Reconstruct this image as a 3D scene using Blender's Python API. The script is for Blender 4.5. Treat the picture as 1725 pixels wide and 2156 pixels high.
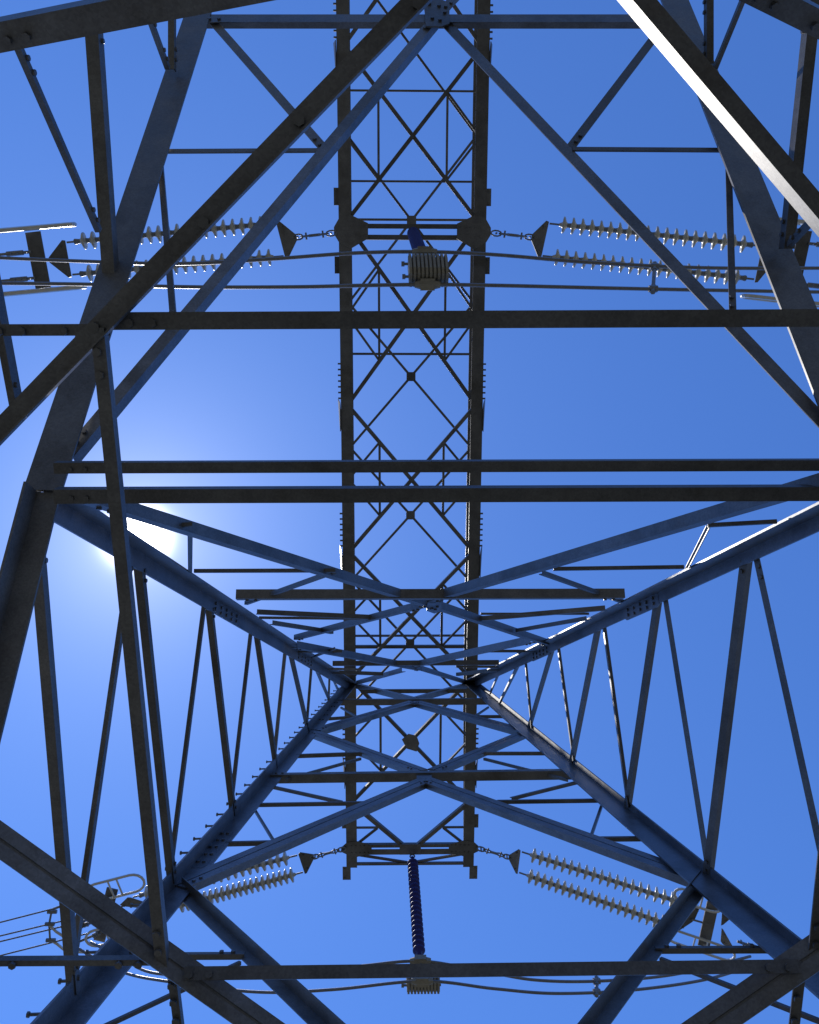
import bpy, bmesh, math, random
from mathutils import Vector, Matrix
random.seed(7)
V = Vector
for o in list(bpy.data.objects): bpy.data.objects.remove(o)
SC = bpy.context.scene
COL = SC.collection

# ------------------------------------------------------------------ camera, sky, sun
EYE = 1.6                                   # camera height above the ground
F, PX, PY = 1800.0, 862.0, 1025.0           # focal length and principal point on a 1725 x 2156 picture
nz = V((-30.0, -350.0, F)).normalized()     # zenith in camera axes (right, down, forward)
dd = V((0, 1, 0)); dd = (dd - nz * dd.dot(nz)).normalized()
xx = dd.cross(nz)

def ray(x, y):
    r = V((x - PX, y - PY, F))
    return V((r.dot(xx), -r.dot(dd), r.dot(nz)))

def at(x, y, h):
    r = ray(x, y); t = h / r.z
    return V((r.x * t, r.y * t, h + EYE))
EYEP = V((0, 0, EYE))

cam = bpy.data.cameras.new('camera'); cam_o = bpy.data.objects.new('camera', cam); COL.objects.link(cam_o)
cr = V((xx[0], -dd[0], nz[0])); cd = V((xx[1], -dd[1], nz[1])); cf = V((xx[2], -dd[2], nz[2]))
M = Matrix((cr, -cd, -cf)).transposed().to_4x4(); M.translation = EYEP
cam_o.matrix_world = M
cam.sensor_fit = 'HORIZONTAL'; cam.sensor_width = 36.0
cam.lens = 36.0 * F / 1725.0
cam.shift_y = -(1078.0 - PY) / 1725.0
cam.clip_start = 0.05; cam.clip_end = 5000
SC.camera = cam_o

SUN = ray(288, 1128).normalized()
elev = math.asin(SUN.z); azim = math.atan2(SUN.x, SUN.y)
w = bpy.data.worlds.new('World'); SC.world = w; w.use_nodes = True
nt = w.node_tree; N = nt.nodes; L = nt.links; N.clear()
out = N.new('ShaderNodeOutputWorld'); bg = N.new('ShaderNodeBackground'); bg.inputs[1].default_value = 0.15
sky = N.new('ShaderNodeTexSky'); sky.sky_type = 'NISHITA'; sky.sun_disc = False
sky.sun_elevation = elev; sky.sun_rotation = azim; sky.air_density = 1.0; sky.dust_density = 0.1; sky.ozone_density = 6.0
tint = N.new('ShaderNodeMix'); tint.data_type = 'RGBA'; tint.blend_type = 'MULTIPLY'; tint.inputs[0].default_value = 1
tint.inputs[7].default_value = (0.57, 0.89, 1.36, 1)
L.new(sky.outputs[0], tint.inputs[6]); L.new(tint.outputs[2], bg.inputs[0])
# aureole of the sun in the sky: falls off with the angle from the sun's direction
tc = N.new('ShaderNodeTexCoord'); dot = N.new('ShaderNodeVectorMath'); dot.operation = 'DOT_PRODUCT'
dot.inputs[1].default_value = SUN
L.new(tc.outputs['Generated'], dot.inputs[0])
def mth(op, a, b=None):
    m = N.new('ShaderNodeMath'); m.operation = op
    for i, s in enumerate((a, b)):
        if s is None: continue
        if isinstance(s, (int, float)): m.inputs[i].default_value = s
        else: L.new(s, m.inputs[i])
    return m.outputs[0]
ang = mth('ARCCOSINE', mth('MINIMUM', dot.outputs['Value'], 0.9999999))
core = mth('MULTIPLY', mth('POWER', math.e, mth('MULTIPLY', mth('POWER', mth('DIVIDE', ang, 0.0215), 2.0), -1.0)), 16.0)
halo = mth('MULTIPLY', mth('POWER', math.e, mth('MULTIPLY', mth('DIVIDE', ang, 0.06), -1.0)), 0.6)
wide = mth('MULTIPLY', mth('POWER', math.e, mth('MULTIPLY', mth('DIVIDE', ang, 0.27), -1.0)), 0.095)
bg2 = N.new('ShaderNodeBackground'); bg2.inputs[0].default_value = (1.0, 0.97, 0.97, 1)
L.new(mth('ADD', mth('ADD', core, halo), wide), bg2.inputs[1])
add = N.new('ShaderNodeAddShader'); L.new(bg.outputs[0], add.inputs[0]); L.new(bg2.outputs[0], add.inputs[1])
L.new(add.outputs[0], out.inputs[0])

sl = bpy.data.lights.new('sun', 'SUN'); sl.energy = 4.0; sl.angle = math.radians(0.53); sl.color = (1.0, 0.95, 0.87)
so = bpy.data.objects.new('sun', sl); COL.objects.link(so); so.location = SUN * 60
so.rotation_euler = (SUN + V((0, -0.05, 0))).normalized().to_track_quat('Z', 'Y').to_euler()
SC.view_settings.view_transform = 'Standard'; SC.view_settings.look = 'None'
SC.view_settings.exposure = 0.0; SC.view_settings.gamma = 1.0

# ------------------------------------------------------------------ materials
def mat(name, col, col2, rough=0.5, metal=0.0, scale=6.0, stain=None, bump=0.0, spec=0.5):
    m = bpy.data.materials.new(name); m.use_nodes = True
    t = m.node_tree; n = t.nodes; l = t.links; b = n['Principled BSDF']
    tc = n.new('ShaderNodeTexCoord')
    nz1 = n.new('ShaderNodeTexNoise'); nz1.inputs['Scale'].default_value = scale; nz1.inputs['Detail'].default_value = 6; nz1.inputs['Roughness'].default_value = 0.65
    l.new(tc.outputs['Object'], nz1.inputs['Vector'])
    rp = n.new('ShaderNodeValToRGB'); rp.color_ramp.elements[0].position = 0.32; rp.color_ramp.elements[1].position = 0.68
    rp.color_ramp.elements[0].color = (*col, 1); rp.color_ramp.elements[1].color = (*col2, 1)
    l.new(nz1.outputs[0], rp.inputs[0]); c = rp.outputs[0]
    if stain:
        n2 = n.new('ShaderNodeTexNoise'); n2.inputs['Scale'].default_value = scale * 0.28; n2.inputs['Detail'].default_value = 8; n2.inputs['Roughness'].default_value = 0.7
        l.new(tc.outputs['Object'], n2.inputs['Vector'])
        r2 = n.new('ShaderNodeValToRGB'); r2.color_ramp.elements[0].position = 0.50; r2.color_ramp.elements[1].position = 0.78
        l.new(n2.outputs[0], r2.inputs[0])
        mx = n.new('ShaderNodeMix'); mx.data_type = 'RGBA'; l.new(r2.outputs[0], mx.inputs[0]); l.new(c, mx.inputs[6]); mx.inputs[7].default_value = (*stain, 1)
        c = mx.outputs[2]
    if metal > 0.3 and stain:
        vo = n.new('ShaderNodeTexVoronoi'); vo.inputs['Scale'].default_value = 110; l.new(tc.outputs['Object'], vo.inputs['Vector'])
        hs = n.new('ShaderNodeHueSaturation'); mrv = n.new('ShaderNodeMapRange'); mrv.inputs[3].default_value = 0.88; mrv.inputs[4].default_value = 1.14
        sepc = n.new('ShaderNodeSeparateColor'); l.new(vo.outputs['Color'], sepc.inputs[0]); l.new(sepc.outputs[0], mrv.inputs[0])
        oi = n.new('ShaderNodeObjectInfo'); mro = n.new('ShaderNodeMapRange'); mro.inputs[3].default_value = 0.78; mro.inputs[4].default_value = 1.25
        l.new(oi.outputs['Random'], mro.inputs[0]); ml = n.new('ShaderNodeMath'); ml.operation = 'MULTIPLY'; l.new(mro.outputs[0], ml.inputs[0]); l.new(mrv.outputs[0], ml.inputs[1])
        l.new(ml.outputs[0], hs.inputs['Value']); l.new(c, hs.inputs['Color'])
        n3 = n.new('ShaderNodeTexNoise'); n3.inputs['Scale'].default_value = 2.3; n3.inputs['Detail'].default_value = 9; n3.inputs['Roughness'].default_value = 0.75
        l.new(tc.outputs['Object'], n3.inputs['Vector'])
        r3 = n.new('ShaderNodeValToRGB'); r3.color_ramp.elements[0].position = 0.60; r3.color_ramp.elements[1].position = 0.82
        r3.color_ramp.elements[1].color = (0.5, 0.5, 0.5, 1); l.new(n3.outputs[0], r3.inputs[0])
        mx3 = n.new('ShaderNodeMix'); mx3.data_type = 'RGBA'; l.new(r3.outputs[0], mx3.inputs[0]); l.new(hs.outputs[0], mx3.inputs[6]); mx3.inputs[7].default_value = (0.12, 0.088, 0.065, 1)
        c = mx3.outputs[2]
    l.new(c, b.inputs['Base Color'])
    mr = n.new('ShaderNodeMapRange'); mr.inputs[3].default_value = rough - 0.14; mr.inputs[4].default_value = rough + 0.22
    l.new(nz1.outputs[0], mr.inputs[0]); l.new(mr.outputs[0], b.inputs['Roughness'])
    b.inputs['Metallic'].default_value = metal
    b.inputs['Specular IOR Level'].default_value = spec
    if bump:
        bp = n.new('ShaderNodeBump'); bp.inputs['Strength'].default_value = bump; bp.inputs['Distance'].default_value = 0.01
        l.new(nz1.outputs[0], bp.inputs['Height']); l.new(bp.outputs[0], b.inputs['Normal'])
    return m
STEEL = mat('galvanised_steel', (0.12, 0.125, 0.135), (0.195, 0.20, 0.212), 0.42, 0.6, 5.0, (0.07, 0.067, 0.062), 0.06)
STEELD = mat('dark_steel', (0.105, 0.105, 0.106), (0.17, 0.169, 0.166), 0.46, 0.5, 4.0, (0.06, 0.052, 0.04), 0.06)  # darker, less blue tone of the steel, also stained and rusted
BOLT = mat('bolt_steel', (0.10, 0.10, 0.10), (0.16, 0.16, 0.155), 0.4, 0.5, 20)
PORC = mat('grey_porcelain', (0.46, 0.45, 0.39), (0.58, 0.565, 0.49), 0.32, 0.0, 8, None, 0, 0.6)
CAP = mat('cap_iron', (0.16, 0.17, 0.18), (0.24, 0.25, 0.26), 0.45, 0.4, 12)
BLUE = mat('blue_polymer', (0.008, 0.010, 0.12), (0.014, 0.017, 0.17), 0.5, 0.0, 8)
CONC = mat('pale_weight_metal', (0.22, 0.20, 0.155), (0.31, 0.285, 0.225), 0.6, 0.1, 14, (0.25, 0.24, 0.2))
ALU = mat('aluminium_cable', (0.16, 0.16, 0.165), (0.24, 0.24, 0.24), 0.42, 0.6, 20)
RINGM = mat('ring_aluminium', (0.55, 0.54, 0.50), (0.68, 0.66, 0.60), 0.33, 0.5, 10)
GROUND = mat('dry_grass_soil', (0.068, 0.066, 0.052), (0.12, 0.115, 0.092), 0.95, 0.0, 0.7, (0.07, 0.085, 0.03))

# ------------------------------------------------------------------ mesh helpers
def link(name, verts, faces, m, parent=None, smooth=False):
    me = bpy.data.meshes.new(name); me.from_pydata([tuple(v) for v in verts], [], faces); me.update()
    bm = bmesh.new(); bm.from_mesh(me); bmesh.ops.recalc_face_normals(bm, faces=bm.faces); bm.to_mesh(me); bm.free()
    me.materials.append(m)
    if smooth:
        for p in me.polygons: p.use_smooth = True
    o = bpy.data.objects.new(name, me); COL.objects.link(o)
    if parent:
        o.parent = parent; o.matrix_parent_inverse = Matrix.Identity(4)
        lp = parent_world(parent)
        me.transform(Matrix.Translation(-lp))
    return o
WLOC = {}
def parent_world(p):
    return WLOC.get(p.name, V((0, 0, 0)))

class MB:
    def __init__(s): s.v = []; s.f = []
    def prism(s, prof, p, q, v, n):            # extrude a profile of (v, n) offsets from p to q
        b = len(s.v); k = len(prof)
        for e in (p, q):
            for a, c in prof: s.v.append(e + v * a + n * c)
        for i in range(k):
            j = (i + 1) % k; s.f.append((b + i, b + j, b + k + j, b + k + i))
        s.f.append(tuple(b + i for i in reversed(range(k)))); s.f.append(tuple(b + k + i for i in range(k)))
    def tube(s, pts, r, seg=8, closed=False):
        b0 = len(s.v); n = len(pts); up = None
        for i, p in enumerate(pts):
            if closed: d = pts[(i + 1) % n] - pts[i - 1]
            else: d = pts[min(i + 1, n - 1)] - pts[max(i - 1, 0)]
            d.normalize()
            if up is None:
                up = V((0, 0, 1)) if abs(d.z) < 0.9 else V((0, 1, 0))
            a = (up - d * up.dot(d)).normalized(); up = a; c = d.cross(a)
            rr = r[i] if isinstance(r, (list, tuple)) else r
            for k in range(seg):
                t = 2 * math.pi * k / seg; s.v.append(p + a * math.cos(t) * rr + c * math.sin(t) * rr)
        m = n if closed else n - 1
        for i in range(m):
            for k in range(seg):
                k2 = (k + 1) % seg; i2 = (i + 1) % n
                s.f.append((b0 + i * seg + k, b0 + i * seg + k2, b0 + i2 * seg + k2, b0 + i2 * seg + k))
        if not closed:
            s.f.append(tuple(b0 + k for k in reversed(range(seg)))); s.f.append(tuple(b0 + (n - 1) * seg + k for k in range(seg)))
    def bolt(s, p, ax, r=0.018, h=0.018):
        s.tube([p, p + ax * h], r, 6)
    def plate(s, poly, n, t):                  # flat polygon given thickness
        b = len(s.v); k = len(poly)
        for c in (0, t):
            for p in poly: s.v.append(p + n * c)
        for i in range(k):
            j = (i + 1) % k; s.f.append((b + i, b + j, b + k + j, b + k + i))
        s.f.append(tuple(b + i for i in reversed(range(k)))); s.f.append(tuple(b + k + i for i in range(k)))
    def build(s, name, m, parent=None, smooth=False): return link(name, s.v, s.f, m, parent, smooth)

def empty(name, loc, label=None, cat=None, group=None, parent=None):
    o = bpy.data.objects.new(name, None); COL.objects.link(o); o.location = loc; o.empty_display_size = 0.3
    WLOC[o.name] = V(loc)
    if label: o['label'] = label
    if cat: o['category'] = cat
    if group: o['group'] = group
    return o

CNT = [0]
def angle(name, p, q, px, nrm, m=STEEL, parent=None, side=1, up=1, double=False, b=None, lay=0.0, ext=0.0):
    """rolled angle from p to q; px is its width on the 1725 px picture; one flange lies in the face with normal nrm"""
    u = (q - p); ln = u.length; u = u / ln
    if ext: p = p - u * ext; q = q + u * ext
    n = (nrm - u * nrm.dot(u)).normalized()
    mid = (p + q) * 0.5
    if n.dot(mid - EYEP) < 0: n = -n
    v = u.cross(n)
    if abs(u.y) > abs(u.x) * 1.6:
        if v.x < 0: v = -v
    elif v.y < 0: v = -v
    Z = (mid - EYEP).dot(cf)
    tw = px * Z / F                             # real width across the line of sight
    e = u.cross((mid - EYEP).normalized()).normalized(); ev, en = v.dot(e), n.dot(e)
    def profs(a):
        t = max(0.007, a * 0.085); bb = a if b is None else a * b
        if double:
            g = max(0.006, a * 0.035); h = a * 0.5
            return t, [[(g, 0), (h, 0), (h, t), (g + t, t), (g + t, h), (g, h)], [(-g, 0), (-h, 0), (-h, t), (-g - t, t), (-g - t, h), (-g, h)]]
        k = up
        return t, [[(-side * a / 2, 0), (side * a / 2, 0), (side * a / 2, k * bb), (side * (a / 2 - t), k * bb), (side * (a / 2 - t), k * t), (-side * a / 2, k * t)]]
    a = tw
    for _ in range(3):
        t, pf = profs(a); w = [x * ev + y * en for q_ in pf for x, y in q_]; sp = max(w) - min(w)
        a *= min(2.0, max(0.5, tw / sp))
    t, pf = profs(a); w = [x * ev + y * en for q_ in pf for x, y in q_]
    CNT[0] += 1
    o = n * (lay + 0.0011 * (CNT[0] % 9)) - e * ((max(w) + min(w)) / 2 + lay * en)
    mb = MB()
    for q_ in pf: mb.prism(q_, p + o, q + o, v, n)
    if double:
        g = max(0.006, a * 0.035) + .001; mb.prism([(-g, t * .8), (g, t * .8), (g, t + .006), (-g, t + .006)], p + o, q + o, v, n)  # backing strip added so no sunlit flange shows through the gap
    if px > 13:                                  # bolt heads near both ends
        for s0, s1 in ((0.0, 1), (1.0, -1)):
            for j in (0.07, 0.15):
                c = (p if s0 == 0 else q) + u * s1 * (j + a * 0.3) + o
                off = v * (-side * a * 0.12) if not double else v * (a * 0.28)
                mb.bolt(c + off, -n, 0.016, 0.014)
    return mb.build(name, m, parent)

SIZES = []
def leg_angle(name, p, q, a, d1, d2, m, parent, a2=None, w0=None, w1=None, k1=1.0, k2=1.0):
    """main leg: corner on the line p-q, flanges running towards d1 and d2; w0, w1 are its picture widths at the ends"""
    u = (q - p).normalized()
    d1 = (d1 - u * d1.dot(u)).normalized(); d2 = (d2 - u * d2.dot(u)).normalized()
    mb = MB()
    for pt, aa, wd in ((p, a, w0), (q, a2 or a, w1)):
        e = u.cross((pt - EYEP).normalized()).normalized()
        c1, c2 = d1.dot(e) * k1, d2.dot(e) * k2
        ws = (0, c1, c2); sp = max(ws) - min(ws)
        if wd: aa = wd * (pt - EYEP).dot(cf) / F / sp
        SIZES.append(aa); t = aa * 0.1
        sh = pt - e * (max(ws) + min(ws)) / 2 * aa
        for x, y in [(0, 0), (aa * k1, 0), (aa * k1, t), (t, t), (t, aa * k2), (0, aa * k2)]: mb.v.append(sh + d1 * x + d2 * y)
    for i in range(6):
        j = (i + 1) % 6; mb.f.append((i, j, 6 + j, 6 + i))
    mb.f.append(tuple(range(5, -1, -1))); mb.f.append(tuple(range(6, 12)))
    return mb.build(name, m, parent)

def plane_from(pts):
    c = sum(pts, V((0, 0, 0))) / len(pts)
    n = (pts[0] - pts[3]).cross(pts[1] - pts[2]).normalized()
    return c, n
def hit(pl, x, y):
    c, n = pl; r = ray(x, y)
    return EYEP + r * ((c - EYEP).dot(n) / r.dot(n))
X0, HW, KT, HB = 0.35, 1.37, 0.07, 18.0      # centre plane, half width of the beam, taper, beam height over the eye
def onL(x, y):
    r = ray(x, y); t = (X0 - HW - KT * HB) / (r.x - KT * r.z); return EYEP + r * t
def onR(x, y):
    r = ray(x, y); t = (X0 + HW + KT * HB) / (r.x + KT * r.z); return EYEP + r * t
def snap(p, a, b):
    u = (b - a).normalized(); return a + u * (p - a).dot(u)

# ------------------------------------------------------------------ ground
g = MB(); S = 600; n = 24
for i in range(n + 1):
    for j in range(n + 1):
        x = -S + 2 * S * i / n; y = -S + 2 * S * j / n
        r = math.hypot(x, y)
        g.v.append(V((x, y, 0.0 if r < 60 else min(1, (r - 60) / 300) ** 1.3 * (62 + 22 * math.sin(x * 0.011 + 1) * math.cos(y * 0.013)))))  # rim raised into unseen hills, added to block the bright low sky
for i in range(n):
    for j in range(n):
        k = i * (n + 1) + j; g.f.append((k, k + n + 1, k + n + 2, k + 1))
go = g.build('ground', GROUND); go['kind'] = 'structure'

# ------------------------------------------------------------------ the tower
TW = empty('lattice_tower', (0, 0, 0), 'huge galvanised steel lattice pylon seen from inside its base, straddling the whole view', 'pylon')
P1L, P1R = onL(736, 1442), onR(992, 1438)
NL, NR = onL(86, 1040), onR(1838, 1034)
BLq, BRq = onL(127, 2152), onR(1725, 2054)
L2T, R2T = onL(421, 12), onR(1429, 18)
def down(p, q, z=0.0):                        # run a leg on to the ground
    u = (q - p); return p + u * ((z - p.z) / u.z)
BLf, BRf = down(P1L, BLq), down(P1R, BRq)
inner = plane_from([P1L, P1R, NL, NR]); outer = plane_from([P1L, P1R, BLq, BRq])
prop = plane_from([L2T, R2T, NL, NR])
nL = (P1L - NL).cross(P1L - BLq).normalized(); nR = (P1R - NR).cross(P1R - BRq).normalized()
XP, YP = V((1, 0, 0)), V((0, 1, 0))
print('P1', P1L, P1R, 'N', NL, NR, 'B', BLq, BRq, 'L2', L2T, R2T)
def nodeUL(x, y): return snap(onL(x, y), NL, P1L)
def nodeUR(x, y): return snap(onR(x, y), NR, P1R)
def nodeBL(x, y): return snap(onL(x, y), BLf, P1L)
def nodeBR(x, y): return snap(onR(x, y), BRf, P1R)

# legs
legs = {}
legs['UL'] = leg_angle('leg', NL, P1L, 0.21, XP, BLq - NL, STEEL, TW, w0=74, w1=22)
legs['UR'] = leg_angle('leg', NR, P1R, 0.21, -XP, BRq - NR, STEEL, TW, w0=60, w1=21, k2=0.66)
BLm, BRm = nodeBL(-180, 2510), nodeBR(1980, 2260)
legs['BL'] = leg_angle('leg', BLm, P1L, 0.25, XP, NL - BLq, STEEL, TW, w0=118, w1=22)
legs['BR'] = leg_angle('leg', BRm, P1R, 0.25, -XP, NR - BRq, STEEL, TW, w0=90, w1=22, k1=1.4, k2=0.5)
aL, aR = SIZES[-4], SIZES[-2]
leg_angle('leg', BLf, BLm, aL, XP, NL - BLq, STEEL, TW); leg_angle('leg', BRf, BRm, aR, -XP, NR - BRq, STEEL, TW, k1=1.4, k2=0.5)
# the propping legs: from the outer foot through the node up to the ridge
lowL, lowR = onL(-16, 1440), onR(1990, 1430)
lowL = NL + (lowL - NL) * 1.9; lowR = NR + (lowR - NR) * 1.9
ridgeL, ridgeR = L2T + (L2T - NL).normalized() * 0.5, R2T + (R2T - NR).normalized() * 0.5
leg_angle('leg', NL, ridgeL, 0.22, XP, V((0, 0.5, 1)), STEELD, TW, w0=72, w1=46)
leg_angle('leg', NR, ridgeR, 0.22, -XP, V((0, 0.5, 1)), STEELD, TW, w0=70, w1=46)
leg_angle('leg', lowL, NL, 0.2, XP, V((0, 1, 0.3)), STEELD, TW, w0=92, w1=76)
leg_angle('leg', lowR, NR, 0.2, -XP, V((0, 1, 0.3)), STEELD, TW, w0=78, w1=76)
aL, aR = SIZES[-4], SIZES[-2]
leg_angle('leg', down(NL, lowL), lowL, aL, XP, V((0, 1, 0.3)), STEELD, TW); leg_angle('leg', down(NR, lowR), lowR, aR, -XP, V((0, 1, 0.3)), STEELD, TW)

# zigzag lacing of the left and right faces: (upper end, lower end, width)
for a, b, wd in [((76, 1120), (156, 2092), 30), ((276, 1172), (146, 2082), 16),
                 ((292, 1180), (363, 1858), 22), ((432, 1262), (357, 1850), 11),
                 ((440, 1268), (492, 1716), 16), ((530, 1322), (486, 1708), 9),
                 ((540, 1328), (582, 1616), 12), ((602, 1365), (577, 1610), 8),
                 ((610, 1370), (649, 1540), 10), ((656, 1398), (645, 1534), 6),
                 ((662, 1400), (697, 1482), 7), ((694, 1418), (692, 1478), 4.5), ((697, 1420), (716, 1462), 5)]:
    angle('lacing_brace', onL(*a), onL(*b), wd, nL, STEELD if wd > 9 else STEEL, TW, side=-1 if a[0] < b[0] else 1, up=1, lay=0.015)
for a, b, wd in [((1573, 1160), (1488, 1856), 24), ((1590, 1168), (1775, 2010), 14),
                 ((1387, 1246), (1319, 1708), 17), ((1399, 1258), (1492, 1846), 11),
                 ((1262, 1308), (1203, 1608), 13), ((1271, 1312), (1324, 1700), 9),
                 ((1166, 1356), (1112, 1538), 10), ((1175, 1360), (1208, 1602), 7),
                 ((1096, 1390), (1050, 1482), 7), ((1106, 1392), (1119, 1534), 5.5), ((1052, 1412), (1030, 1462), 5)]:
    angle('lacing_brace', onR(*a), onR(*b), wd, V((.85, 0, .55)) if wd > 9 else nR, STEELD if wd > 9 else STEEL, TW, side=1 if a[0] > b[0] else -1, up=1, lay=0.015)

def face(pl, kind, rows, m=STEEL, lay=0.02, **kw):
    for r in rows:
        a, b, wd = r[:3]; k = dict(kw)
        if len(r) > 3: k.update(r[3])
        angle(kind, hit(pl, *a), hit(pl, *b), wd, pl[1], k.pop('m', m), TW, lay=k.pop('lay', lay), **k)
# inner face of the leaning column
face(inner, 'face_diagonal', [
    ((190, 1050), (915, 1276), 27, dict(side=1)), ((905, 1262), (1838, 986), 29, dict(side=1)),
    ((907, 1270), (1154, 1354), 18), ((621, 1343), (885, 1274), 15),
    ((621, 1358), (885, 1407), 15), ((871, 1400), (1120, 1347), 15),
    ((875, 1404), (985, 1438), 10), ((752, 1438), (848, 1411), 10)])
face(inner, 'horizontal_strut', [((497, 1254), (1314, 1252), 23, dict(m=STEELD)), ((700, 1398), (1050, 1396), 11, dict(m=STEELD))], lay=0.05)
face(inner, 'secondary_brace', [
    ((335, 1110), (405, 1107), 10), ((1490, 1106), (1636, 1098), 10),
    ((400, 1118), (400, 1212), 10), ((1490, 1112), (1440, 1210), 9, dict(up=-1)),
    ((408, 1203), (706, 1202), 9), ((1165, 1199), (1440, 1195), 9),
    ((515, 1272), (700, 1206), 11), ((1142, 1208), (1316, 1270), 11),
    ((540, 1290), (797, 1302), 11), ((1004, 1305), (1275, 1282), 11),
    ((572, 1311), (700, 1331), 10), ((1087, 1328), (1236, 1302), 9),
    ((545, 1301), (760, 1303), 6), ((1012, 1293), (1240, 1293), 5),
    ((655, 1385), (705, 1366), 6), ((1090, 1373), (1115, 1395), 6), ((618, 1372), (720, 1372), 7), ((1010, 1372), (1130, 1372), 6),
    ((700, 1416), (805, 1420), 8), ((962, 1420), (1062, 1408), 8), ((690, 1408), (760, 1410), 5), ((960, 1404), (1050, 1404), 5)], m=STEELD)
# outer face
face(outer, 'face_diagonal', [
    ((752, 1444), (872, 1474), 13), ((984, 1442), (870, 1474), 13),
    ((872, 1480), (664, 1541), 18, dict(double=True)), ((874, 1480), (1105, 1543), 18, dict(double=True)),
    ((656, 1543), (884, 1626), 22, dict(double=True)), ((1108, 1543), (916, 1624), 21, dict(double=True)),
    ((899, 1645), (374, 1872), 31, dict(double=True)), ((893, 1645), (1484, 1860), 31, dict(double=True)),
    ((378, 1866), (800, 2262), 42, dict(m=STEELD, up=-1, side=-1)), ((1482, 1852), (1170, 2262), 42, dict(m=STEELD, up=-1, side=-1))], lay=0.0)
face(outer, 'horizontal_strut', [((563, 1638), (1224, 1629), 22, dict(m=STEELD)), ((711, 1478), (1036, 1476), 14, dict(m=STEELD)),
    ((760, 1455), (982, 1454), 9, dict(m=STEELD))], lay=0.06)
face(outer, 'secondary_brace', [
    ((689, 1513), (765, 1508), 7), ((716, 1488), (752, 1509), 5), ((998, 1509), (1064, 1509), 7), ((1030, 1488), (1000, 1508), 5),
    ((620, 1592), (762, 1587), 9), ((600, 1642), (760, 1597), 7), ((1018, 1586), (1156, 1586), 8), ((1018, 1597), (1196, 1642), 7),
    ((532, 1694), (778, 1690), 9), ((573, 1656), (718, 1688), 8), ((1047, 1687), (1274, 1684), 9), ((1077, 1682), (1222, 1646), 8),
    ((534, 1702), (578, 1774), 7), ((457, 1777), (588, 1774), 11), ((1243, 1764), (1268, 1692), 7), ((1248, 1766), (1368, 1765), 11),
    ((250, 2012), (514, 2011), 15), ((210, 2164), (508, 2024), 11), ((1380, 1998), (1636, 1997), 15), ((1388, 2016), (1745, 2155), 12)], m=STEELD)
# sloping face between the propping legs, up to the ridge strut
face(prop, 'face_diagonal', [((921, 40), (150, 962), 34, dict(side=-1)), ((921, 30), (1838, 1000), 23, dict(side=1)),
    ((921, 24), (800, -90), 22), ((930, 24), (1010, -60), 18)])
face(prop, 'horizontal_strut', [((415, 44), (1436, 44), 27, dict(m=STEEL, side=1))], lay=0.04)
face(prop, 'secondary_brace', [((428, 22), (684, 314), 18), ((336, 317), (676, 315), 10), ((334, 308), (366, 690), 14),
    ((1392, 58), (1203, 306), 18), ((1206, 314), (1532, 316), 10), ((1533, 306), (1543, 660), 14)], m=STEELD)
# struts tying the two nodes
for y, wd, hh in ((981, 27, 4.6), (1040, 36, 4.5)):
    angle('horizontal_strut', at(112, y + 3, hh), at(1860, y - 3, hh), wd, V((0, 0, 1)), STEELD, TW, side=1, up=1)
# lacing above the propping legs
for a, b, wd in [((36, 90), (208, 484), 18), ((196, 20), (240, 654), 36), ((306, 10), (354, 142), 14), ((364, -10), (364, 148), 17)]:
    angle('lacing_brace', onL(*a), onL(*b), wd, nL, STEELD, TW, side=-1, lay=-0.03)
for a, b, wd in [((1490, -20), (1490, 136), 20), ((1572, -20), (1506, 142), 13), ((1712, 0), (1656, 524), 32), ((1760, 410), (1662, 514), 18)]:
    angle('lacing_brace', onR(*a), onR(*b), wd, nR, STEELD, TW, side=1, lay=-0.03)
angle('lacing_brace', onL(-30, 500), onL(40, 878), 30, nL, STEELD, TW)

# diamond diaphragm at its own level, with the square of ties in it
HD = 3.07; UPZ = V((0, 0, 1))
def dia(name, a_, b_, wd, **k):
    return angle(name, at(*a_, HD), at(*b_, HD), wd, k.pop('nrm', UPZ), k.pop('m', STEELD), TW, **k)
lines = [[at(*p, HD) for p in q] for q in (((-120, 1029), (1010, -139)), ((-160, 1654), (760, 2308)), ((1900, 1877), (1200, 2362)), ((1240, -122), (1900, 657)))]
def cross(l1, l2):
    (a, b), (c, d) = l1, l2; r, q = b - a, d - c
    t = ((c - a).x * q.y - (c - a).y * q.x) / (r.x * q.y - r.y * q.x); return a + r * t
vl, vf, vr, vb = cross(lines[0], lines[1]), cross(lines[1], lines[2]), cross(lines[2], lines[3]), cross(lines[3], lines[0])
print('diamond', vl, vf, vr, vb)
def dstrut(p_, q_, wd, **k): return angle('diaphragm_strut', p_, q_, wd, k.pop('nrm', UPZ), k.pop('m', STEELD), TW, **k)
dstrut(vl, vb, 44, up=-1, side=-1, b=0.5)
dstrut(vl, vf, 57, double=True, m=STEEL, nrm=V((0, -.88, .5)))
dstrut(vb, vr, 54, up=1, side=-1, lay=0.012, b=1.6)
dstrut(vr, vf, 62, double=True, m=STEEL, nrm=V((0, -.88, .5)))
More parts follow.
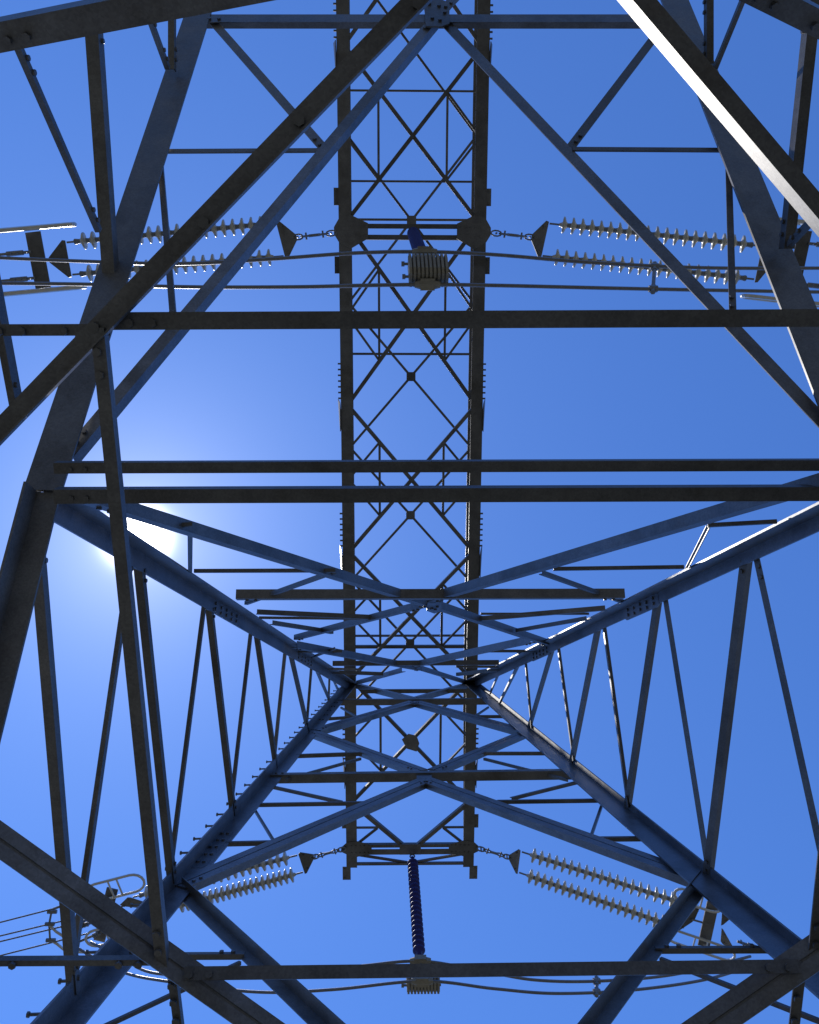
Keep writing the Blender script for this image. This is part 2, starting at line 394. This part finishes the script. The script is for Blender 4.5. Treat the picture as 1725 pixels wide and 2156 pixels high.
# outer frame of the diaphragm out to the legs
hz = HD + EYE
def leg_at(p, q): return p + (q - p) * ((hz - p.z) / (q.z - p.z))
fl, fr = leg_at(BLf, P1L), leg_at(BRf, P1R); il, ir = leg_at(down(NL, lowL), NL), leg_at(down(NR, lowR), NR)
for a, b in ((fl, vf), (vf, fr), (fl, vl), (fr, vr), (il, vl), (ir, vr), (vl, V((vl.x, vb.y, hz))), (vr, V((vr.x, vb.y, hz))), (V((vl.x, vb.y, hz)), vb), (vb, V((vr.x, vb.y, hz)))):
    if (a - b).length > .2: dstrut(a, b, 50)
for x in (vl.x, vr.x): leg_angle('leg', V((x * 1.12, vb.y + .3, 0)), V((x, vb.y, hz)), .16, V((-x, 0, 0)).normalized(), V((0, -1, 0)), STEEL, TW)
dia('diaphragm_tie', (215, 676), (2010, 668), 37, lay=0.02)
dia('diaphragm_tie', (-60, 695), (225, 694), 25, lay=0.03)
dia('diaphragm_tie', (208, 690), (343, 2034), 33, side=1, lay=-0.02)
dia('diaphragm_tie', (1850, 690), (1716, 2034), 33, side=1, lay=0.02)
dia('diaphragm_tie', (-60, 2026), (330, 2024), 20, lay=0.025)
dia('diaphragm_tie', (356, 2050), (1700, 2034), 26, m=STEEL, lay=-0.01, nrm=V((0, -.75, .66)))
dia('diaphragm_tie', (362, 2050), (384, 2230), 23, lay=0.03)
dia('diaphragm_tie', (1688, 2040), (1666, 2230), 22, lay=0.03)
angle('face_diagonal', at(-40, 82, 3.5), at(640, -52, 3.25), 68, V((0, 0.6, 1)), STEELD, TW)
angle('face_diagonal', at(1560, -36, 3.3), at(1790, 80, 3.5), 55, V((0.2, 0.6, 1)), STEEL, TW)

# ---------------- gusset and splice plates
def gusset(pl, cx, cy, pts, m=STEELD, lay=-0.012, bolts=(), t=0.014, name='gusset_plate'):
    c, nn = pl
    nn = nn if nn.dot(c - EYEP) > 0 else -nn
    P = [hit(pl, cx + x, cy + y) + nn * lay for x, y in pts]
    mb = MB(); mb.plate(P, nn, t)
    for x, y in bolts: mb.bolt(hit(pl, cx + x, cy + y) + nn * lay, -nn, 0.017, 0.016)
    return mb.build(name, m, TW)
gusset(prop, 920, 30, [(-30, -22), (-4, -32), (26, -16), (26, 26), (10, 32), (-24, 32), (-26, 2)], STEEL, -0.03, [(-16, -14), (4, -10), (16, 4), (-10, 16), (6, 20), (18, -8)])
gusset(inner, 912, 1272, [(-12, -10), (16, -10), (18, 8), (2, 14), (-14, 8)], STEEL, -0.03, [(-4, 2), (4, 4), (8, -2)])
gusset(outer, 893, 1640, [(-16, -8), (16, -8), (16, 10), (-16, 10)], STEEL, -0.02)
gusset(outer, 873, 1478, [(-12, -6), (12, -6), (12, 7), (-12, 7)], STEEL, -0.02)
def splice(p, q, fr0, fr1, a, d1, nrm, nb, m=STEEL):
    """plate bolted along one flange of a leg"""
    u = (q - p).normalized(); d = (d1 - u * d1.dot(u)).normalized(); nn = (nrm - u * nrm.dot(u) - d * nrm.dot(d)).normalized()
    if nn.dot((p + q) / 2 - EYEP) > 0: nn = -nn
    A = p + (q - p) * fr0; B = p + (q - p) * fr1
    base = nn * 0.012; k = 0.06
    poly = [A - d * a * .34, A + d * a * .5, A + d * a * .62 + u * k, B + d * a * .62 - u * k, B + d * a * .5, B - d * a * .34]
    mb = MB(); mb.plate([x + base for x in poly], nn, 0.014)
    for i in range(nb):
        f = (i + .7) / (nb + .4); c = A + (B - A) * f
        for s in (-.16, .14, .4): mb.bolt(c + d * a * (s + (0.05 if i % 2 else 0)) + base + nn * 0.014, nn, 0.017, 0.016)
    return mb.build('splice_plate', m, TW)
def frac(p, a, b): return (p - a).dot(b - a) / (b - a).length_squared
for node, a, b, d, nrm, pa, pb in (
    (nodeBL, BLf, P1L, XP, outer[1], (400, 1836), (470, 1752)), (nodeBL, BLf, P1L, XP, outer[1], (664, 1530), (706, 1480)),
    (nodeBR, BRf, P1R, -XP, outer[1], (1440, 1808), (1368, 1748)), (nodeBR, BRf, P1R, -XP, outer[1], (1112, 1536), (1070, 1500)),
    (nodeUR, NR, P1R, BRq - NR, nR, (1390, 1246), (1318, 1282)), (nodeUR, NR, P1R, BRq - NR, nR, (1160, 1360), (1122, 1378)),
    (nodeUL, NL, P1L, BLq - NL, nL, (620, 1364), (656, 1388)), (nodeUL, NL, P1L, BLq - NL, nL, (440, 1256), (500, 1294))):
    splice(a, b, frac(node(*pa), a, b), frac(node(*pb), a, b), 0.2, d, nrm, 5)
for (x, y) in ((630, 255), (430, 470), (200, 690), (880, 10)):   # bolt heads on the diaphragm strut
    mb = MB(); mb.bolt(at(x, y, HD) + V((0, 0, -.004)), V((0, 0, -1)), 0.021, 0.016); mb.build('bolt', BOLT, TW)

# step bolts up the left outer leg: sub-parts of that leg
u = (P1L - BLf).normalized(); ln = (P1L - BLf).length
s = 2.2
while s < ln - 0.6:
    c = BLf + u * s + V((-0.085, 0.02, 0.0))
    mb = MB(); mb.tube([c, c + V((-0.125, -0.005, 0))], 0.010, 6); mb.tube([c + V((-0.125, -0.005, 0)), c + V((-0.14, -0.005, 0))], 0.018, 6)
    mb.build('step_bolt', BOLT, legs['BL'])
    s += 0.41

# ------------------------------------------------------------------ the crossarm beam
ZB = HB + EYE; ZT = ZB + 1.15
def by(y, h=HB): return at(868, y, h).y
xl = X0 - HW; xr = X0 + HW
yt = by(1826); yfar = by(-700)
for x, s in ((xl, 1), (xr, -1)):
    c = 0.20
    leg_angle('crossarm_chord', V((x, yt, ZB)), V((x, yfar, ZB)), 0.25, V((s, 0, 0)), V((0, 0, 1)), STEELD, TW)
    leg_angle('crossarm_chord', V((x - s * .02, yt, ZB + .55)), V((x - s * .02, by(1560), ZT)), 0.18, V((s, 0, 0)), V((0, 0, -1)), STEELD, TW)
    leg_angle('crossarm_chord', V((x - s * .02, by(1560), ZT)), V((x - s * .02, yfar, ZT)), 0.2, V((s, 0, 0)), V((0, 0, -1)), STEELD, TW)
rowsB = [by(y) for y in (1690, 1430, 1163, 853, 468, 95, -330)]
def cb(a, b, wd, m=STEELD, name='crossarm_brace', **k):
    Z = 18.3; return angle(name, a, b, wd, UPZ, m, TW, **k)
xi = 0.02
for i in range(len(rowsB) - 1):
    y0, y1 = rowsB[i], rowsB[i + 1]; ym = (y0 + y1) / 2
    z = ZB + .03
    A, B, C_, D_ = V((xl + xi, y0, z)), V((xr - xi, y0, z)), V((xl + xi, y1, z)), V((xr - xi, y1, z))
    cb(A, D_, 8.5, lay=0.0); cb(B, C_, 8.5, lay=0.03)
    if i == 0:
        c = (A + D_) / 2; r = .25
        mb = MB(); mb.plate([c + V((-r * .8, r * .2, -.02)), c + V((-r * .2, r * .75, -.02)), c + V((r * .55, r * .55, -.02)), c + V((r * .8, -.2 * r, -.02)), c + V((r * .55, -r, -.02)), c + V((-r * .35, -r * .7, -.02))], UPZ, 0.014)
        mb.build('gusset_plate', STEELD, TW)
    for xs, q in ((xl, .25), (xr, .75)):
        xq = xl + (xr - xl) * q
        ya, yb = y0 + (y1 - y0) * .25, y0 + (y1 - y0) * .75
        cb(V((xq, ya, z + .05)), V((xq, yb, z + .05)), 5)
        sx = xs + (.02 if q < .5 else -.02)
        cb(V((sx, ym, z + .06)), V((xq, ya, z + .06)), 5); cb(V((sx, ym, z + .06)), V((xq, yb, z + .06)), 5)
for y in (380, 188):
    cb(V((xl, by(y), ZB + .1)), V((xr, by(y), ZB + .1)), 4.5)
# tip panel: V from the chords to the middle of the phase strut, end strut
ys = by(1787); z = ZB + .03; xm = (xl + xr) / 2
cb(V((xl, rowsB[0], z)), V((xm - .1, ys, z)), 11); cb(V((xr, rowsB[0], z)), V((xm + .1, ys, z)), 11)
cb(V((xl, by(1744), z)), V((xl + .62, by(1744), z)), 5); cb(V((xr, by(1744), z)), V((xr - .62, by(1744), z)), 5)
cb(V((xl, ys, z)), V((xl + .6, by(1745), z)), 6); cb(V((xr, ys, z)), V((xr - .6, by(1745), z)), 6)
cb(V((xl, by(1820), z)), V((xr, by(1820), z)), 7); cb(V((xl, by(1800), z + .02)), V((xm, by(1820), z + .02)), 6); cb(V((xr, by(1800), z + .02)), V((xm, by(1820), z + .02)), 6)
def phase_strut(y, two):
    gk = 1.0 if two else 0.62
    yy = by(y)
    cb(V((xl, yy + (.05 if two else 0), ZB + .06)), V((xr, yy + (.05 if two else 0), ZB + .06)), 10, name='phase_strut')
    cb(V((xl, yy - .17, ZB + .06)), V((xr, yy - .17, ZB + .06)), 11, name='phase_strut', side=-1)
    for x, s in ((xl, 1), (xr, -1)):
        mb = MB(); k = .0
        P = [V((x - s * .22, yy + .02, ZB - .02)), V((x - s * .1, yy + .22 * gk, ZB - .02)), V((x + s * .12, yy + .26 * gk, ZB - .02)), V((x + s * .47, yy + .10 * gk, ZB - .02)), V((x + s * .47, yy - .20 * gk, ZB - .02)), V((x + s * .12, yy - .40 * gk, ZB - .02)), V((x - s * .12, yy - .28 * gk, ZB - .02)), V((x - s * .22, yy - .12, ZB - .02))]
        mb.plate(P, UPZ, 0.016)
        for i in range(10): mb.bolt(V((x + s * (.0 + .1 * (i % 5)), yy - .05 + (.09 if i < 5 else -.09), ZB - .02)), -UPZ, .018, .018)
        mb.build('gusset_plate', STEELD, TW)
        for dy in (.62, -.72):                 # little eared hanger plates on the outside of the chord
            mb = MB(); c = V((x - s * .13, yy + dy, ZB + .05))
            mb.plate([c + V((-.09 * s, -.17, 0)), c + V((.1 * s, -.17, 0)), c + V((.1 * s, .17, 0)), c + V((-.09 * s, .17, 0))], UPZ, .014)
            mb.bolt(c + V((-.04 * s, .12, 0)), -UPZ, .017, .02); mb.bolt(c + V((-.04 * s, -.12, 0)), -UPZ, .017, .02)
            mb.build('hanger_plate', STEELD, TW)
phase_strut(481, True); phase_strut(1783, False)
mb = MB(); c = V((xm, by(1783) - .05, ZB - .01)); mb.plate([c + V((-.25, -.15, 0)), c + V((.25, -.15, 0)), c + V((.25, .12, 0)), c + V((-.25, .12, 0))], UPZ, .014); mb.build('gusset_plate', STEELD, TW)
# top plane
rowsT = [by(y, HB + 1.15) for y in (1480, 1221, 942, 638, 285, -90, -500)]
for i in range(len(rowsT) - 1):
    y0, y1 = rowsT[i], rowsT[i + 1]; z = ZT - .03
    A, B, C_, D_ = V((xl, y0, z)), V((xr, y0, z)), V((xl, y1, z)), V((xr, y1, z))
    cb(A, D_, 5.2, lay=0); cb(B, C_, 5.2, lay=.03)
    c = (A + D_) / 2 - V((0, 0, .03)); r = .1
    mb = MB(); mb.plate([c + V((-r, -r, 0)), c + V((r, -r, 0)), c + V((r, r, 0)), c + V((-r, r, 0))], UPZ, .012); mb.build('gusset_plate', STEELD, TW)
for y in (745, 1337, 1360, 463):
    cb(V((xl, by(y, HB + 1.15), ZT - .05)), V((xr, by(y, HB + 1.15), ZT - .05)), 8 if y == 1360 else 5)
# side lacing and side gussets of the beam
for x, s in ((xl, 1), (xr, -1)):
    for i in range(len(rowsB) - 1):
        y0, y1 = rowsB[i], rowsB[i + 1]; ym = (y0 + y1) / 2
        for ya, yb in ((y0, ym), (y1, ym)):
            angle('crossarm_brace', V((x - s * .07, ya, ZB + .1)), V((x - s * .07, yb, ZT - .1)), 6, XP, STEELD, TW)
    for y in (853, 1163, 95, 1610):
        yy = by(y); mb = MB(); xx_ = x - s * .13
        mb.plate([V((xx_, yy - .55, ZB - .08)), V((xx_, yy + .06, ZB - .08)), V((xx_ - s * .06, yy + .1, ZB + .25)), V((xx_, yy - .5, ZB + .42))], V((-s, 0, 0)), .014)
        mb.build('gusset_plate', STEELD, TW)
        for i in range(7):
            mb = MB(); mb.bolt(V((xx_ + s * .03, yy + .14 + i * .12, ZB + .03)), V((-s, 0, 0)), .02, .08); mb.build('bolt', BOLT, TW)

# ------------------------------------------------------------------ insulators and line hardware
def lathe_mesh(name, prof, m, seg=20):
    me = bpy.data.meshes.new(name); v = []; f = []
    for r, z in prof:
        for k in range(seg):
            t = 2 * math.pi * k / seg; v.append((r * math.cos(t), r * math.sin(t), z))
    for i in range(len(prof) - 1):
        for k in range(seg):
            k2 = (k + 1) % seg; f.append((i * seg + k, i * seg + k2, (i + 1) * seg + k2, (i + 1) * seg + k))
    f.append(tuple(reversed(range(seg)))); f.append(tuple((len(prof) - 1) * seg + k for k in range(seg)))
    me.from_pydata(v, [], f); me.update(); me.materials.append(m)
    for p in me.polygons: p.use_smooth = True
    return me
DISC = lathe_mesh('disc', [(.035, -.06), (.045, -.04), (.065, -.026), (.11, -.018), (.158, -.024), (.168, -.017), (.162, -.006), (.12, .004), (.075, .012), (.05, .025), (.04, .025)], PORC)
CAPM = lathe_mesh('cap', [(.03, -.10), (.043, -.085), (.047, .0), (.054, .03), (.058, .06), (.050, .075), (.03, .085)], CAP, 14)

def insulator_string(root, base, p, q, n):
    d = q - p; ln = d.length; u = d / ln; rot = u.to_track_quat('Z', 'Y')
    mb = MB(); mb.tube([p - u * .22, p], .02, 8); mb.tube([q, q + u * .22], .02, 8); mb.tube([p, q], .038, 10)
    st = mb.build('insulator_string', CAP, root)
    pitch = ln / n
    for i in range(n):
        c = p + u * (i + .5) * pitch - base
        for nm, me in (('disc', DISC), ('cap', CAPM)):
            o = bpy.data.objects.new(nm, me); COL.objects.link(o); o.parent = st
            sc = pitch / .172
            o.matrix_local = Matrix.Translation(c + (u * .085 if nm == 'cap' else V((0, 0, 0)))) @ rot.to_matrix().to_4x4() @ Matrix.Diagonal((1, 1, sc if nm == 'cap' else 1.9, 1))
    return st
def chain(root, p, q, big):
    d = (q - p); ln = d.length; u = d / ln; nl = 5
    a = V((0, 0, 1)); a = (a - u * a.dot(u)).normalized(); b = u.cross(a)
    mb = MB()
    for i in range(nl):
        c = p + u * ln * (i + .5) / nl; s = ln / nl * .62; e = a if i % 2 else b
        if i == 2 :
            mb.tube([c - u * s * 1.1, c + u * s * 1.1], .03, 8); continue
        pts = []
        for k in range(10):
            t = 2 * math.pi * k / 10; pts.append(c + u * math.cos(t) * s * 1.02 + e * math.sin(t) * .055)
        mb.tube(pts, .017, 6, True)
        mb.tube([c + (a if e is b else b) * .07, c - (a if e is b else b) * .07], .02, 6)
    return mb.build('chain_link', CAP, root)
def tri(root, apex, c1, c2, t=.018):
    n = (c1 - apex).cross(c2 - apex).normalized(); u = ((c1 + c2) / 2 - apex).normalized(); v = (c1 - c2).normalized()
    mb = MB(); P = [apex - u * .06 + v * .05, c1 + v * .05, c1 + v * .04 + u * .06, c2 - v * .04 + u * .06, c2 - v * .05, apex - u * .06 - v * .05]
    mb.plate(P, n, t)
    for c in (apex, c1 * .8 + apex * .2, c2 * .8 + apex * .2): mb.tube([c - n * .02, c + n * .04], .022, 8)
    return mb.build('yoke_plate', STEELD, root)

def tension_set(label, h0, a0, yk, s1, e1, s2, e2, yk2, drop, extra, n=20):
    """a0 chord anchor, yk apex of first yoke, s/e the string ends, yk2 apex of the line-side yoke"""
    dirn = at(*e1, h0) - at(*s1, h0); L0 = dirn.length
    p0 = at(*a0, h0)
    root = empty('tension_insulator_set', p0, label, 'insulator', 'tension insulator sets under the crossarm')
    ha = h0 - .1 * drop; hb = ha - L0 * drop; hc = hb - .35 * drop
    A = at(*yk, h0 - .12 * drop); S1, S2 = at(*s1, ha), at(*s2, ha); E1, E2 = at(*e1, hb), at(*e2, hb); K = at(*yk2, hc)
    chain(root, p0, A, True)
    u1 = (E1 - S1).normalized(); u2 = (E2 - S2).normalized()
    tri(root, A, S1 - u1 * .30, S2 - u2 * .30)
    insulator_string(root, p0, S1, E1, n); insulator_string(root, p0, S2, E2, n)
    tri(root, K, E1 + u1 * .30, E2 + u2 * .30)
    return root, p0, K, (u1 + u2).normalized(), (E1 - E2).normalized(), hc

def racetrack(root, c, u, v, ln, wd, r=.03, bars=True):
    v = (v - u * v.dot(u)).normalized()
    pts = []; h = wd / 2; l = ln / 2 - h
    for k in range(9):
        t = -math.pi / 2 + math.pi * k / 8; pts.append(c + u * (l + h * math.cos(t)) + v * h * math.sin(t))
    for k in range(9):
        t = math.pi / 2 + math.pi * k / 8; pts.append(c + u * (-l + h * math.cos(t)) + v * h * math.sin(t))
    mb = MB(); mb.tube(pts, r, 8, True)
    for s in (-.25, .25): mb.tube([c + u * s * l + v * h, c + u * s * l - v * h], r * .7, 6)
    return mb.build('grading_ring', RINGM, root)

def bar_plate(root, p, q, wd, n=None):
    u = (q - p).normalized(); n = V((0, 0, 1)); n = (n - u * n.dot(u)).normalized(); v = u.cross(n)
    mb = MB(); mb.prism([(-wd / 2, 0), (wd / 2, 0), (wd / 2, .03), (-wd / 2, .03)], p, q, v, n)
    return mb.build('spreader_plate', STEELD, root)

def clamp(root, p, q, r=.028):
    u = (q - p); mb = MB()
    mb.tube([p, p + u * .12], .03, 8); mb.tube([p + u * .10, p + u * .3], .05, 8); mb.tube([p + u * .3, q], [r, r], 8)
    a = V((0, 0, 1))
    for f in (.05, .16, .24): mb.tube([p + u * f + a * .08, p + u * f - a * .08], .022, 6)
    return mb.build('strain_clamp', CAP, root)
def cable(name, pts3, r, label, cat, group=None, m=ALU):
    # smooth through the points
    P = []
    n = len(pts3)
    for i in range(n - 1):
        p0, p1, p2, p3 = pts3[max(i - 1, 0)], pts3[i], pts3[i + 1], pts3[min(i + 2, n - 1)]
        for k in range(10):
            t = k / 10
            P.append(.5 * ((2 * p1) + (p2 - p0) * t + (2 * p0 - 5 * p1 + 4 * p2 - p3) * t * t + (3 * p1 - p0 - 3 * p2 + p3) * t ** 3))
    P.append(pts3[-1])
    mb = MB(); mb.tube(P, r, 8)
    o = mb.build(name, m, None, True); o['label'] = label; o['category'] = cat
    if group: o['group'] = group
    return o

HS = HB - .05
# middle phase, right
r, p0, K, u, v, hc = tension_set('upper right pair of grey disc insulator strings, behind the bright white strut', HS, (1036, 490), (1124, 500), (1180, 473), (1577, 515), (1165, 541), (1563, 585), (1625, 548), .2, None)
B1, B2 = K + v * .62 + u * .5, K - v * .62 + u * .5
mb = MB(); mb.tube([K, K + u * .45], .025, 8); mb.build('chain_link', CAP, r)
bar_plate(r, B1, B2, .26)
for s in (1, -1):
    c = (B1 if s > 0 else B2); clamp(r, c * .62 + (B1 + B2) * .19 + u * .1, c * .62 + (B1 + B2) * .19 + u * 1.5)
    racetrack(r, c + v * s * .12 + u * .1 + V((0, 0, -.1)), u, (EYEP - c).normalized() + V((0, .10, 0)), 2.1, .36, .04)
# middle phase, left
r, p0, K, u, v, hc = tension_set('upper left pair of grey disc insulator strings, behind the dark diagonal struts', HS, (706, 490), (618, 500), (556, 472), (164, 508), (574, 541), (176, 576), (110, 547), .08, None)
bA, bB = at(68, 488, hc), at(90, 606, hc)
mb = MB(); mb.tube([K, (bA + bB) / 2], .022, 8); mb.build('chain_link', CAP, r)
bar_plate(r, bA, bB, .30)
for c, s in ((bA, 1), (bB, -1)):
    racetrack(r, c + V((0, s * .06, -.1)) + u * .15, u, (EYEP - c).normalized() + V((0, .03, 0)), 2.0, .30, .045)
for y in (530, 585):
    c = at(66 if y == 530 else 74, y, hc); clamp(r, c, c + u * 1.6)
# outer phase, right
HO = HS
r, p0, K, u, v, hc = tension_set('lower right pair of grey disc insulator strings slanting from the crossarm tip', HO, (1006, 1786), (1074, 1806), (1118, 1800), (1442, 1903), (1112, 1844), (1404, 1946), (1456, 1936), .31, None)
bA, bB = at(1502, 1900, hc - .1), at(1482, 1992, hc - .1)
mb = MB(); mb.tube([K, (bA + bB) / 2], .022, 8); mb.build('chain_link', CAP, r)
bar_plate(r, bA, bB, .27)
for c, s in ((bA, 1), (bB, -1)):
    racetrack(r, at(1470, 1896, hc - .1) if s > 0 else at(1474, 1990, hc - .1), u, V((0, .95, -.3)), 1.0 if s > 0 else 1.45, .42, .03)
for k, (x, y) in enumerate(((1524, 1932), (1522, 1972))):
    c = at(x, y, hc - .1); tri(r, c + u * .2 + V((0, (-1) ** k * .2, 0)), c - V((0, .12, 0)), c + V((0, .12, 0))); clamp(r, c + u * .3, c + u * 2.4)
# outer phase, left
r, p0, K, u, v, hc = tension_set('lower left pair of grey disc insulator strings, partly hidden by a double strut', HO, (726, 1787), (656, 1806), (606, 1806), (300, 1884), (618, 1842), (374, 1908), (262, 1906), .10, None)
bA, bB = at(236, 1872, hc - .1), at(208, 1982, hc - .1)
mb = MB(); mb.tube([K, (bA + bB) / 2], .022, 8); mb.build('chain_link', CAP, r)
bar_plate(r, bA, bB, .26)
racetrack(r, at(242, 1870, hc - .2), u, V((0, 1, -.2)), 1.3, .52, .03)
racetrack(r, at(232, 1968, hc - .2), u, V((0, 1, -.2)), 1.1, .5, .03)
for a, b in (((180, 1938), (128, 1952)), ((190, 1944), (130, 1962)), ((215, 1962), (150, 1990)), ((150, 1900), (112, 1914))):
    p, q = at(*a, hc - .1), at(*b, hc - .15); clamp(r, p, q)
hl = hc - .15
mb = MB(); mb.tube([at(108, 1920, hl), at(103, 1946, hl), at(105, 1980, hl)], .024, 8)
for a in ((108, 1920), (103, 1946), (105, 1980)): mb.tube([at(*a, hl) - XP * .09, at(*a, hl) + XP * .12], .045, 6)
mb.build('spacer_bar', CAP, r)
for pts in (((104, 1948), (118, 1962), (140, 1976), (168, 1982)), ((107, 1980), (120, 1988), (138, 2003), (190, 2006))):
    mb = MB(); mb.tube([at(*p, hl) for p in pts], .03, 8); mb.build('jumper_lug', RINGM, r)
# line conductors leaving at the lower left
for i, (a, b) in enumerate((((-30, 1950), (118, 1912)), ((-30, 1978), (112, 1944)), ((-30, 1990), (110, 1956)), ((-30, 2020), (112, 1984)))):
    p, q = at(*b, hc - .15), at(*a, hc - .25); e = q + (q - p).normalized() * 25
    lab = ['topmost of the four thin conductors leaving at the lower left edge', 'second from top of four thin conductors at the lower left edge', 'third from top of four thin conductors at the lower left edge', 'lowest of the four thin conductors leaving at the lower left edge'][i]
    cable('conductor', [p, q, e], .017, lab, 'cable', 'line conductors at the lower left')

# jumper cables
MIDG = 'jumper cables under the crossarm'
hj = HB - 3.95
c1 = cable('jumper_cable', [at(-60, 540, hj + 1.2), at(150, 549, hj + .8), at(370, 555, hj + .4), at(560, 546, hj + .15), at(740, 533, hj), at(890, 530, hj), at(1040, 536, hj), at(1250, 553, hj + .2), at(1500, 564, hj + .6), at(1800, 564, hj + 1.2)], .03, 'upper of two long bare jumper cables crossing the view above the pale weight stack', 'cable', MIDG)
hj2 = hj - .45
c2 = cable('jumper_cable', [at(-60, 596, hj2 + 1.2), at(160, 598, hj2 + .8), at(400, 604, hj2 + .4), at(620, 604, hj2 + .15), at(760, 601, hj2), at(900, 599, hj2), at(1050, 601, hj2), at(1260, 606, hj2 + .2), at(1500, 611, hj2 + .6), at(1800, 616, hj2 + 1.2)], .03, 'second long bare jumper cable crossing the view beneath the pale weight stack', 'cable', MIDG)
ho = HB - 3.9
cable('jumper_cable', [at(190, 1984, ho + 2.2), at(255, 2016, ho + 1.6), at(330, 2050, ho + .9), at(520, 2052, ho + .4), at(740, 2036, ho), at(885, 2024, ho), at(1020, 2046, ho), at(1130, 2064, ho), at(1260, 2066, ho + .1), at(1420, 2052, ho + .6), at(1580, 2014, ho + 1.6)], .028, 'outer phase jumper cable passing through the clamp of the long blue insulator', 'cable', MIDG)
cable('jumper_cable', [at(160, 1995, ho + 1.9), at(255, 2046, ho + 1.4), at(360, 2068, ho + .7), at(540, 2089, ho), at(700, 2084, ho - .3), at(890, 2066, ho - .42), at(1040, 2082, ho - .4), at(1170, 2092, ho - .3), at(1330, 2085, ho), at(1480, 2064, ho + .6), at(1580, 2035, ho + 1.5)], .028, 'lowest jumper cable sagging past the weight stack at the bottom', 'cable', MIDG)
def spacer(p, q, label):
    mb = MB(); mb.tube([p, q], .032, 8); o = mb.build('cable_spacer', CAP); o['label'] = label; o['category'] = 'spacer'; o['group'] = 'spacers clamped between jumper cables'
    u = (q - p).normalized()
    for c in (p, q):
        b = MB(); b.tube([c - XP * .07, c + XP * .07], .055, 8); b.tube([c - u * .09, c + u * .09], .045, 6); b.build('clamp', CAP, o)
spacer(at(1378, 561, hj + .4), at(1375, 608, hj2 + .4), 'short dark spacer between the two upper jumper cables at right')
spacer(at(1256, 2066, ho + .1), at(1256, 2089, ho - .15), 'small dark spacer between the two bottom jumper cables')

# suspended jumper insulators with their weight stacks
SHED = lathe_mesh('shed', [(.035, -.05), (.045, -.03), (.10, -.012), (.125, -.004), (.125, .006), (.10, .016), (.045, .035), (.035, .05)], BLUE, 18)
def jumper_insulator(label, top, bot, nsh, cl1, cl2, wc, wy):
    root = empty('jumper_insulator', top, label, 'insulator')
    u = (bot - top).normalized(); rot = u.to_track_quat('Z', 'Y').to_matrix().to_4x4()
    mb = MB(); mb.tube([top, bot], .042, 12); mb.build('rod', BLUE, root, True)
    pts = [top + V((.055 * math.cos(t), 0, .05 + .06 * math.sin(t))) for t in [2 * math.pi * k / 10 for k in range(10)]]
    mb = MB(); mb.tube(pts, .016, 6, True); mb.build('shackle', CAP, root)
    ln = (bot - top).length; pt = (ln - .3) / nsh
    for i in range(nsh):
        o = bpy.data.objects.new('shed', SHED); COL.objects.link(o); o.parent = root
        o.matrix_local = Matrix.Translation(u * (.15 + pt * (i + .5))) @ rot @ Matrix.Diagonal((1, 1, pt / .1 * 1.05, 1))
    for c in (cl1, cl2):
        mb = MB(); mb.tube([c - XP * .2, c - XP * .12, c + XP * .12, c + XP * .2], [.05, .07, .07, .05], 8)
        mb.prism([(-.09, -.05), (.09, -.05), (.09, .06), (-.09, .06)], c - XP * .11, c + XP * .11, YP, UPZ)
        mb.build('cable_clamp', CONC, root)
    mb = MB(); mb.tube([cl1 + V((0, 0, .05)), bot], .035, 8); mb.tube([cl1, cl2], .03, 8); mb.build('link_rod', CAP, root)
    w0, n = .062, 10
    ax = (cl2 - cl1).normalized()
    for i in range(n):
        c = wc + XP * ((i - (n - 1) / 2) * w0)
        mb = MB(); h = wy / 2; pr = []
        for k in range(12):
            t = 2 * math.pi * k / 12
            pr.append((.20 * max(-1, min(1, 1.5 * math.cos(t))), h * max(-1, min(1, 1.25 * math.sin(t)))))
        q = ax; p_ = XP.cross(q).normalized()
        k2 = [(a * .8, b * .9) for a, b in pr]
        mb.prism(pr, c - XP * w0 * .30, c + XP * w0 * .30, p_, q); mb.prism(k2, c - XP * w0 * .44, c + XP * w0 * .44, p_, q)
        o = mb.build('weight_plate', CONC, root)
    mb = MB()
    for s in (-.32, .32): mb.tube([wc - XP * (n * w0 / 2 + .08) + ax * wy * s, wc + XP * (n * w0 / 2 + .02) + ax * wy * s], .022, 8); mb.tube([wc - XP * (n * w0 / 2 + .10) + ax * wy * s, wc - XP * (n * w0 / 2 + .05) + ax * wy * s], .04, 8)
    mb.build('tie_rod', CAP, root)
    return root
t1, b1 = at(869, 488, HB - .12), at(890, 545, HB - 3.5)
jumper_insulator('short looking dark blue insulator seen almost end on above a pale weight stack', t1, b1, 22, at(894, 531, hj), at(900, 599, hj2), at(901, 569, hj - .3), .42)
t2, b2 = at(868, 1806, HB - .12), at(883, 2018, HB - 3.5)
jumper_insulator('long dark blue insulator hanging at the crossarm tip, with a weight stack below', t2, b2, 20, at(885, 2024, ho), at(889, 2066, ho - .42), at(890, 2063, ho - .1), .36)
print('objects', len(bpy.data.objects))
